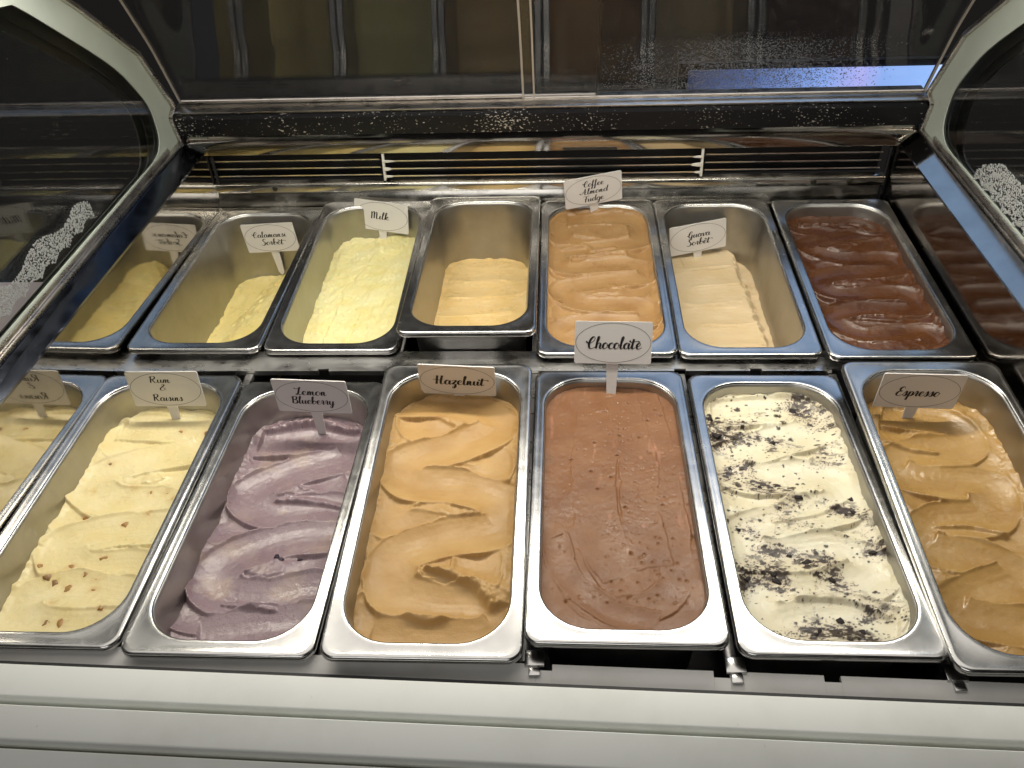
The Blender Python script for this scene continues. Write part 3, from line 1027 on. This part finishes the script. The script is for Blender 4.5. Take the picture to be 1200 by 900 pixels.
    COLR = c2[None, None] + (c - c2)[None, None] * tone[..., None]
    if n == 'F2':      # dark berry specks and paler streaks
        sp = (RNG.random(X.shape) < .016)[..., None] * (RNG.random(X.shape) * .9)[..., None]
        COLR = COLR * (1 - sp) + lin(50, 34, 52) * sp
        pl = np.clip(fbm(X / 34, Y / 26, 91, 4) * 1.6 - .1, 0, .30)[..., None]
        COLR = COLR * (1 - pl) + lin(190, 168, 144) * pl
    if n == 'F1':      # rum-soaked colour round each raisin
        w = np.zeros(X.shape)
        for cx, cy in BITS['F1']:
            w = np.maximum(w, np.exp(-((X - cx) / 7) ** 2 - ((Y - cy) / 6) ** 2))
        w = (w * np.clip(.5 + 1.5 * fbm(X / 4, Y / 4, 92, 3), 0, 1) * .55)[..., None]
        COLR = COLR * (1 - w) + lin(200, 158, 88) * w
    if n == 'F4':
        pl = np.clip(fbm(X / 9, Y / 45, 93, 4) * 3 - .75, 0, .5)[..., None]
        COLR = COLR * (1 - pl) + lin(190, 136, 112) * pl
        for k in range(10):
            px, py = RNG.uniform(-20, 45), RNG.uniform(-100, 100)
            D = ((X - px) / RNG.uniform(1, 2)) ** 2 + ((Y - py) / RNG.uniform(1.5, 4.5)) ** 2
            m = (np.clip(1.3 - D, 0, .3))[..., None]
            COLR = COLR * (1 - m) + lin(190, 140, 116) * m
    if n == 'B4':
        sp = (RNG.random(X.shape) < .003)[..., None] * .7
        COLR = COLR * (1 - sp) + lin(90, 50, 24) * sp
    if n == 'F5':      # crumbs: dense dusty zones plus single specks
        def crumb_density(px, py):
            w = np.zeros(np.shape(px))
            for k, (cx, cy) in enumerate(BITS['F5']):
                sg = 9 + 8 * ((k * 37) % 10) / 10
                w = np.maximum(w, (.7 + .3 * ((k * 53) % 10) / 10) * np.exp(-((px - cx) / (sg * 1.6)) ** 2 - ((py - cy) / sg) ** 2))
            return np.clip(w * (.75 + 1.2 * fbm(px / 12, py / 9, 94, 3)) + fbm(px / 26, py / 20, 95, 3) * 2.0 + .20, 0, 1)
        dens = crumb_density(X, Y)
        streak = vnoise(X / 1.6 + Y / 7, Y / 1.1, 96)
        fine = vnoise(X / .9, Y / .9, 97) * .6 + streak * .4
        mk = np.clip((fine - (.88 - .34 * dens)) / .10, 0, 1) * np.clip(dens * 1.4, 0, .95)
        smear = fbm(X / 6 + Y / 14, Y / 3.2, 93, 5) + .5
        mk = np.maximum(mk, np.clip((smear - (.77 - .30 * dens)) / .05, 0, 1) * np.clip(dens * 1.3 - .2, 0, .92))
        tint = np.clip(dens - .30, 0, 1)[..., None] * .6
        COLR = COLR * (1 - tint) + lin(178, 158, 142) * tint
        pts = []
        tries = 0
        while len(pts) < 1100 and tries < 9000:
            tries += 1
            px, py = RNG.uniform(-hx, hx), RNG.uniform(-hy, hy)
            dd = float(crumb_density(np.array([px]), np.array([py]))[0])
            if RNG.random() < .05 + dd * .9:
                pts.append((px, py, RNG.choice((.6, .8, 1.0, 1.4, 2.0, 3.0), p=(.36, .28, .18, .10, .05, .03))))
        for px, py, pr in pts:
            D = (((X - px) * RNG.uniform(.6, 1.2)) ** 2 + ((Y - py) * RNG.uniform(.8, 1.4)) ** 2) / (pr * pr)
            near = D < 4
            w = np.clip((1.1 + 2.6 * fbm(X[near] / 1.6, Y[near] / 1.6, 99, 3) - D[near]) * 2.5, 0, 1)
            mk[near] = np.maximum(mk[near], w * .96)
            H[near] += .35 * w
        mk = mk[..., None]
        COLR = COLR * (1 - mk) + lin(40, 26, 24) * mk
    loc, rot = PAN_T[n]
    Z = H - d
    V = np.stack([X, Y, Z], -1).reshape(-1, 3) / 1000
    idx = np.arange(nu * nv).reshape(nv, nu)
    F = np.stack([idx[:-1, :-1], idx[:-1, 1:], idx[1:, 1:], idx[1:, :-1]], -1).reshape(-1, 4)
    # skirt down to a floor so the filling is a solid body
    bd = np.concatenate([idx[0, :], idx[1:, -1], idx[-1, -2::-1], idx[-2:0:-1, 0]])
    base = len(V)
    deep = -min(d + 30, 114) / 1000
    sk = V[bd].copy()
    k = 1 - (TAPER * (-deep * 1000 - d)) / np.array([hx, hy])
    sk[:, 0] *= k[0]; sk[:, 1] *= k[1]; sk[:, 2] = deep
    V = np.vstack([V, sk])
    m_ = len(bd)
    a_ = np.arange(m_)
    b_ = (a_ + 1) % m_
    F = np.vstack([F, np.stack([bd[a_], base + a_, base + b_, bd[b_]], -1)])
    CC = np.vstack([COLR.reshape(-1, 3), COLR.reshape(-1, 3)[bd]])
    nm, lab = GEL_LABELS[n]
    mat = gelato_mat(nm + '_surface', g['rough'], sss=.16 if n not in ('B6', 'F4') else .08, bump={'F2': .5, 'B2': .8, 'F5': .4, 'B6': .5, 'B4': .45, 'F6': .35, 'F1': .35}.get(n, .4), spec={'F4': .4, 'B2': .3, 'B5': .35, 'F3': .4, 'B6': .7, 'F2': .7, 'F6': .7}.get(n, .55), fine={'F2': 600, 'B6': 500, 'B4': 500, 'B2': 500}.get(n, 700))
    o = mesh_np(nm, V, F, mat, None, True, CC)
    o.location, o.rotation_euler = loc, rot
    tag(o, lab, 'gelato' if 'sorbet' not in nm else 'sorbet', 'fillings of the pans')
    GEL_H[n] = (X, Y, Z)
    return o


GOBJ = {n: make_gelato(n) for n in GEL}


def height_at(n, x, y):
    X, Y, Z = GEL_H[n]
    i = np.argmin((X - x) ** 2 + (Y - y) ** 2)
    return Z.flat[i]


def lump_mesh(name, seed, rx, ry, rz, mat):
    bm = bmesh.new()
    bmesh.ops.create_icosphere(bm, subdivisions=2, radius=1)
    rng = random.Random(seed)
    ph = [rng.uniform(0, 6) for _ in range(6)]
    for v in bm.verts:
        c = v.co
        k = 1 + .13 * math.sin(4 * c.x + ph[5] + 5 * c.y) + .12 * math.sin(3 * c.x + ph[0]) * math.sin(4 * c.y + ph[1]) + .14 * math.sin(5 * c.z + ph[2] + 3 * c.x) + .10 * math.sin(9 * c.y + ph[3]) * math.sin(8 * c.x + ph[4])
        if 'crumb' in name:
            k *= rng.uniform(.62, 1.3)
        v.co = Vector((c.x * rx * k, c.y * ry * k, c.z * rz * k))
    me = bpy.data.meshes.new(name)
    bm.to_mesh(me); bm.free()
    me.polygons.foreach_set('use_smooth', np.full(len(me.polygons), True))
    me.materials.append(mat)
    return me


M_RAISIN = plain('raisin_skin', lin(172, 130, 74), 0.3)
M_RAISIN.node_tree.nodes['Principled BSDF'].inputs['Subsurface Weight'].default_value = 0.3
M_RAISIN.node_tree.nodes['Principled BSDF'].inputs['Subsurface Scale'].default_value = 0.003
M_RAISIN2 = plain('raisin_dark', lin(142, 108, 68), 0.35)
M_BERRY = plain('blueberry_skin', lin(34, 22, 40), 0.4)
M_CRUMB = plain('cookie_black', lin(34, 24, 24), 0.75)
for n, nm, mats, sz in (('F1', 'raisin', (M_RAISIN, M_RAISIN2), (4.6, 3.8, 2.6)), ('F2', 'blueberry_piece', (M_BERRY,), (3.2, 2.4, 1.4)), ('F5', 'cookie_crumb', (M_CRUMB,), (3.2, 2.8, .8))):
    lib = [lump_mesh(nm, 100 + k, sz[0] / 1000 * (1 + .25 * (k % 3 - 1)), sz[1] / 1000, sz[2] / 1000, mats[k % len(mats)]) for k in range(5)]
    for k, (x, y) in enumerate(BITS[n]):
        o = bpy.data.objects.new(nm, lib[k % 5])
        COL.objects.link(o)
        s = random.uniform(.6, 1.3)
        o.location = (x / 1000, y / 1000, (height_at(n, x, y) + (-2.0 if nm == 'raisin' else .1)) / 1000)
        o.rotation_euler = (random.uniform(-.3, .3), random.uniform(-.3, .3), random.uniform(0, 6.28))
        o.scale = (s, s, s)
        o.parent = GOBJ[n]

# ------------------------------------------------------------------ flavour signs
CARD_W, CARD_H = 0.083, 0.047
GLYPHS = {
    'a': (.56, [[(.42, .42), (.26, .50), (.08, .32), (.10, .06), (.26, .02), (.40, .22), (.44, .48)], [(.44, .48), (.40, .16), (.46, .01), (.60, .12)]]),
    'b': (.50, [[(0, .1), (.20, .60), (.28, .95), (.18, 1.0), (.12, .7), (.10, .14), (.22, .0), (.40, .14), (.38, .40), (.25, .45), (.15, .28)], [(.38, .40), (.46, .32), (.56, .36)]]),
    'c': (.42, [[(.38, .38), (.30, .50), (.10, .36), (.08, .12), (.22, 0), (.46, .12)]]),
    'd': (.58, [[(.42, .40), (.26, .50), (.08, .32), (.10, .06), (.26, .02), (.42, .25)], [(.52, 1.0), (.46, .6), (.42, .16), (.48, 0), (.62, .12)]]),
    'e': (.44, [[(0, .1), (.24, .24), (.36, .40), (.26, .50), (.10, .36), (.10, .10), (.25, 0), (.48, .13)]]),
    'f': (.36, [[(0, .1), (.22, .60), (.30, .95), (.20, 1.0), (.14, .7), (.10, -.30), (.02, -.45), (.0, -.28), (.15, .0), (.40, .12)]]),
    'g': (.54, [[(.42, .42), (.26, .50), (.08, .32), (.10, .06), (.26, .02), (.42, .24), (.45, .48)], [(.45, .48), (.40, -.15), (.26, -.44), (.12, -.34), (.28, -.08), (.58, .12)]]),
    'h': (.54, [[(0, .1), (.20, .60), (.28, .95), (.18, 1.0), (.12, .6), (.08, 0)], [(.08, .0), (.16, .34), (.30, .48), (.40, .38), (.37, .12), (.44, 0), (.58, .12)]]),
    'i': (.28, [[(0, .1), (.12, .48), (.10, .12), (.17, 0), (.30, .12)], [(.15, .68), (.17, .72)]]),
    'k': (.48, [[(0, .1), (.20, .60), (.28, .95), (.18, 1.0), (.12, .6), (.08, 0)], [(.10, .16), (.28, .48), (.36, .36), (.16, .24), (.34, .02), (.50, .12)]]),
    'l': (.30, [[(0, .1), (.20, .60), (.28, .95), (.18, 1.0), (.12, .6), (.10, .12), (.18, 0), (.32, .12)]]),
    'm': (.72, [[(0, .1), (.11, .47), (.08, 0)], [(.08, 0), (.20, .42), (.29, .46), (.29, 0)], [(.29, 0), (.42, .42), (.52, .44), (.50, .12), (.58, 0), (.74, .12)]]),
    'n': (.50, [[(0, .1), (.11, .47), (.08, 0)], [(.08, 0), (.20, .42), (.31, .45), (.29, .12), (.37, 0), (.52, .12)]]),
    'o': (.46, [[(.28, .50), (.10, .38), (.08, .10), (.22, 0), (.38, .15), (.38, .40), (.26, .50)], [(.38, .34), (.42, .30), (.50, .34)]]),
    'p': (.50, [[(0, .1), (.12, .48), (.06, -.45)], [(.10, .18), (.25, .48), (.40, .38), (.36, .08), (.20, .0), (.12, .08)], [(.36, .08), (.52, .12)]]),
    'r': (.40, [[(0, .1), (.12, .54), (.26, .44), (.22, .12), (.28, 0), (.42, .12)]]),
    's': (.40, [[(0, .1), (.20, .54), (.28, .30), (.26, .05), (.12, 0), (.05, .1)], [(.26, .06), (.42, .12)]]),
    't': (.32, [[(0, .1), (.19, .85)], [(.19, .85), (.12, .2), (.19, 0), (.34, .12)], [(.02, .60), (.32, .64)]]),
    'T': (.40, [[(0, .1), (.19, .85)], [(.19, .85), (.12, .2), (.19, 0), (.36, .14)], [(-.12, .72), (.0, .58), (.30, .64), (.55, .66), (.66, .56)]]),
    'u': (.54, [[(0, .1), (.10, .48), (.08, .15), (.18, 0), (.34, .2), (.40, .48)], [(.40, .48), (.37, .12), (.44, 0), (.58, .12)]]),
    'v': (.42, [[(0, .32), (.09, .48), (.16, .08), (.22, 0), (.34, .28), (.36, .48), (.48, .38)]]),
    'y': (.52, [[(0, .1), (.10, .48), (.08, .15), (.18, 0), (.34, .2), (.42, .48)], [(.42, .48), (.36, -.15), (.22, -.44), (.08, -.34), (.26, -.08), (.56, .12)]]),
    'z': (.44, [[(.02, .40), (.14, .50), (.36, .46), (.10, .06), (.28, .06), (.33, -.18), (.20, -.42), (.09, -.30), (.46, .1)]]),
    'E': (.60, [[(.58, .82), (.46, 1.0), (.24, .86), (.26, .58), (.42, .53), (.16, .44), (.08, .16), (.28, 0), (.62, .15)]]),
    'C': (.58, [[(-.16, .62), (-.06, .50), (.10, .42), (.40, .62), (.50, .86), (.38, 1.0), (.18, .78), (.08, .36), (.16, .04), (.34, .0), (.60, .14)]]),
    'S': (.60, [[(.58, .82), (.44, 1.0), (.22, .84), (.34, .58), (.48, .34), (.38, .02), (.14, -.06), (.0, .12)], [(.46, .22), (.62, .14)]]),
    'M': (.82, [[(.04, 1.0), (.06, .5), (.05, 0)], [(.05, .5), (.18, .92), (.30, .95), (.32, .05)], [(.32, .4), (.46, .9), (.58, .86), (.58, .12), (.66, 0), (.82, .12)]]),
    'A': (.76, [[(-.14, .34), (-.04, .18), (.12, .12), (.36, .62), (.50, 1.0)], [(.50, 1.0), (.50, .12), (.58, 0), (.78, .12)], [(.12, .40), (.40, .36), (.66, .42)]]),
    'F': (.58, [[(-.02, .84), (.12, .98), (.40, .92), (.72, 1.0)], [(.38, .93), (.32, .40), (.28, -.05)], [(.12, .44), (.36, .50), (.56, .48)]]),
    'G': (.62, [[(-.12, .42), (.02, .36), (.42, .72), (.46, .92), (.34, 1.0), (.14, .72), (.10, .26), (.24, .06), (.42, .28), (.48, .48)], [(.48, .48), (.42, -.12), (.26, -.34), (.14, -.22), (.34, .0), (.66, .14)]]),
    'R': (.70, [[(.14, .98), (.12, .5), (.10, 0)], [(-.02, .78), (.18, .98), (.46, .98), (.52, .72), (.36, .54), (.14, .50)], [(.26, .50), (.42, .16), (.54, 0), (.72, .12)]]),
    'L': (.58, [[(-.06, .88), (.06, .76), (.30, .84), (.44, 1.0), (.36, .70), (.26, .20), (.10, .02), (.06, .12), (.24, .12), (.44, .0), (.60, .14)]]),
    'B': (.66, [[(.14, .98), (.12, .5), (.10, .02)], [(-.02, .80), (.18, .98), (.46, .96), (.50, .70), (.34, .54), (.18, .52)], [(.34, .54), (.54, .40), (.52, .12), (.30, .0), (.10, .06)], [(.50, .10), (.68, .14)]]),
    'H': (.76, [[(.20, 1.0), (.17, .5), (.15, 0)], [(.58, 1.0), (.50, .5), (.48, .12), (.56, 0), (.76, .12)], [(-.14, .46), (-.04, .54), (.30, .48), (.62, .54)]]),
    '&': (.66, [[(.66, .02), (.30, .66), (.30, .92), (.42, .98), (.48, .80), (.14, .36), (.12, .08), (.30, .0), (.48, .14), (.58, .42)]]),
    'è': (.44, [[(0, .1), (.24, .24), (.36, .40), (.26, .50), (.10, .36), (.10, .10), (.25, 0), (.48, .13)], [(.16, .82), (.26, .66)]]),
    ' ': (.3, []),
}


def text_ribbons(txt, x0, x1, base, cap, b, y):
    """Brush lettering between x0 and x1 on the card, flat on its face."""
    adv, items = 0, []
    for ch in txt:
        w, st = GLYPHS[ch]
        for s in st:
            items.append([(adv + px + .10 * py, py) for px, py in s])
        adv += w
    allx = [p[0] for s in items for p in s]
    lo, hi = min(allx), max(allx)
    sx = (x1 - x0) / (hi - lo)
    for s in items:
        P = [(x0 + (px - lo) * sx, base + py * cap) for px, py in s]
        if len(P) == 2:
            Q = np.linspace(P[0], P[1], 5)
        else:
            Q = catmull(P, cap * .035)
        T = np.gradient(Q, axis=0)
        T /= np.linalg.norm(T, axis=1)[:, None] + 1e-12
        down = np.clip(-T[:, 1] * 1.0 - T[:, 0] * .15, 0, 1)
        wd = cap * (.024 + .066 * down ** 1.2)
        for _ in range(3):
            wd = (np.concatenate([wd[:1], wd[:-1]]) + wd + np.concatenate([wd[1:], wd[-1:]])) / 3
        N = np.stack([-T[:, 1], T[:, 0]], 1) * wd[:, None]
        k0 = len(b.v)
        for q, nn_ in zip(Q, N):
            b.v.append((q[0] + nn_[0], y, q[1] + nn_[1]))
            b.v.append((q[0] - nn_[0], y, q[1] - nn_[1]))
        for k in range(len(Q) - 1):
            b.f.append((k0 + 2 * k, k0 + 2 * k + 1, k0 + 2 * k + 3, k0 + 2 * k + 2))


def rounded_plate(w, h, r, th, z0=0):
    pts = []
    for cx, cz, a0 in ((w / 2 - r, h - r, 0), (-w / 2 + r, h - r, 90), (-w / 2 + r, r, 180), (w / 2 - r, r, 270)):
        for k in range(5):
            a = math.radians(a0 + 90 * k / 4)
            pts.append((cx + r * math.cos(a), z0 + cz + r * math.sin(a)))
    b = MB()
    n = len(pts)
    b.v = [(px, -th / 2, pz) for px, pz in pts] + [(px, th / 2, pz) for px, pz in pts]
    b.f = [tuple(range(n)), tuple(reversed(range(n, 2 * n)))] + [(i, (i + 1) % n, n + (i + 1) % n, n + i) for i in range(n)]
    return b


SIGNS = [   # what it says, position of the card's lower edge, rotation, stem length, lines (text, left, right, baseline, cap height as shares of the card)
    ('Calamansi Sorbèt', (-0.4052, 0.1655, -0.0624), (-0.025, -0.089, -0.076), .036, [('Calamansi', .17, .82, .53, .20), ('SorbèT', .30, .78, .26, .21)], 'white sign reading Calamansi Sorbet in the leftmost back pan'),
    ('Milk', (-0.2378, 0.1789, -0.0361), (-0.068, 0.055, -0.186), .026, [('Milk', .31, .64, .40, .24)], 'white sign reading Milk, turned to the right'),
    ('Coffee Almond Fudge', (0.0780, 0.1679, 0.0099), (0.097, -0.097, 0.198), .024, [('Coffee', .32, .69, .66, .20), ('Almond', .26, .76, .40, .20), ('Fudge', .32, .68, .14, .20)], 'white sign reading Coffee Almond Fudge'),
    ('Guava Sorbèt', (0.2309, 0.1512, -0.0599), (-0.001, -0.104, 0.167), .022, [('Guava', .31, .72, .53, .22), ('SorbèT', .30, .76, .26, .22)], 'white sign reading Guava Sorbet'),
    ('Chocolate', (0.0861, -0.2131, 0.0165), (-0.370, 0.021, -0.002), .048, [('ChocolaTe', .15, .87, .36, .28)], 'white sign reading Chocolate on a tall stem, standing higher than the others'),
    ('Hazelnut', (-0.0820, -0.2311, -0.0120), (0.172, 0.019, -0.047), .020, [('HazelnuT', .18, .91, .36, .30)], 'white sign reading Hazelnut'),
    ('Rum & Raisins', (-0.4132, -0.2302, -0.0306), (-0.083, -0.006, -0.001), .024, [('Rum', .32, .60, .69, .19), ('&', .43, .51, .47, .18), ('Raisins', .29, .70, .16, .20)], 'white sign reading Rum & Raisins in the leftmost front pan'),
    ('Lemon Blueberry', (-0.2407, -0.2476, -0.0240), (0.044, 0.003, -0.052), .036, [('Lemon', .29, .71, .55, .24), ('Blueberry', .22, .79, .27, .23)], 'white sign reading Lemon Blueberry'),
    ('Espresso', (0.3985, -0.2535, -0.0105), (0.060, 0.026, -0.011), .036, [('Espresso', .23, .76, .36, .27)], 'white sign reading Espresso in the rightmost front pan'),
]
for txt, loc, rot, stem, lines, lab in SIGNS:
    e = tag(empty('flavour_sign', loc, rot), lab, 'sign', 'flavour signs stuck in the gelato')
    card = rounded_plate(CARD_W, CARD_H, .0022, .0014).build('card', M_CARD, e)
    st = MB()
    w0, w1 = .0068, .0045
    st.v = [(-w0, .0002, .006), (w0, .0002, .006), (w1, .0002, -stem), (0, .0002, -stem - .006), (-w1, .0002, -stem)]
    st.v += [(a, .0016, c) for a, _, c in st.v]
    st.f = [(0, 1, 2, 3, 4), (9, 8, 7, 6, 5)] + [(i, (i + 1) % 5, 5 + (i + 1) % 5, 5 + i) for i in range(5)]
    for i, (a, bb, c) in enumerate(st.v):       # sits just behind the card
        st.v[i] = (a, bb + .0006, c)
    st.build('stem', M_CARD, e)
    ov = MB()
    n = 72
    for k in range(n):
        a = 2 * math.pi * k / n
        for q in (0, .00042):
            ov.v.append(((.0405 - q) * math.cos(a), -.00085, CARD_H / 2 + (.0222 - q) * math.sin(a)))
    for k in range(n):
        j = (k + 1) % n
        ov.f.append((2 * k, 2 * k + 1, 2 * j + 1, 2 * j))
    ov.build('oval_outline', M_INK, card)
    tb = MB()
    for t, x0, x1, base, cap in lines:
        text_ribbons(t, (x0 - .5) * CARD_W, (x1 - .5) * CARD_W, base * CARD_H, cap * CARD_H, tb, -.00090)
    tb.build('lettering', M_INK, card)

# ------------------------------------------------------------------ what shows beyond the glass
m, nt, b = new_mat('glare_emission')
tc = node(nt, 'ShaderNodeTexCoord')
sxyz = node(nt, 'ShaderNodeSeparateXYZ')
nt.links.new(tc.outputs['Generated'], sxyz.inputs[0])
rp = node(nt, 'ShaderNodeValToRGB')
cr = rp.color_ramp
cr.elements[0].position, cr.elements[0].color = 0.0, (0.02, 0.03, 0.07, 1)
cr.elements[1].position, cr.elements[1].color = 1.0, (0.80, 0.90, 1.0, 1)
for pos, c in ((.25, (0.07, 0.12, 0.30, 1)), (.52, (0.24, 0.38, 0.80, 1)), (.66, (0.40, 0.42, 0.85, 1)), (.74, (0.26, 0.42, 0.85, 1)), (.92, (0.30, 0.50, 0.95, 1))):
    e_ = cr.elements.new(pos)
    e_.color = c
nt.links.new(sxyz.outputs['X'], rp.inputs['Fac'])
nt.links.new(rp.outputs['Color'], b.inputs['Emission Color'])
b.inputs['Emission Strength'].default_value = 1.2
b.inputs['Base Color'].default_value = (0.02, 0.02, 0.03, 1)
scr = tag(empty('blue_glare_panel', (0.55, 0.80, -0.10)), 'glowing blue screen of an added panel behind the right acrylic door', 'glare')  # emissive panel added for the blue glare, source unknown
MB().box(-.26, .265, 0, .004, .022, .077).build('display', m, scr)  # emissive face of the added glare panel
MB().box(-.28, .285, .0045, .02, -.02, .090).build('glare_backing', M_BLACK, scr)

cnt = MB().box(-1.25, -0.57, -0.95, -0.012, -0.12, 0.0).build('side_counter', plain('pinkish_laminate', (0.66, 0.58, 0.60), 0.5), None, bevel=.004)
tag(cnt, 'pinkish grey counter seen through the left side glass', 'counter')
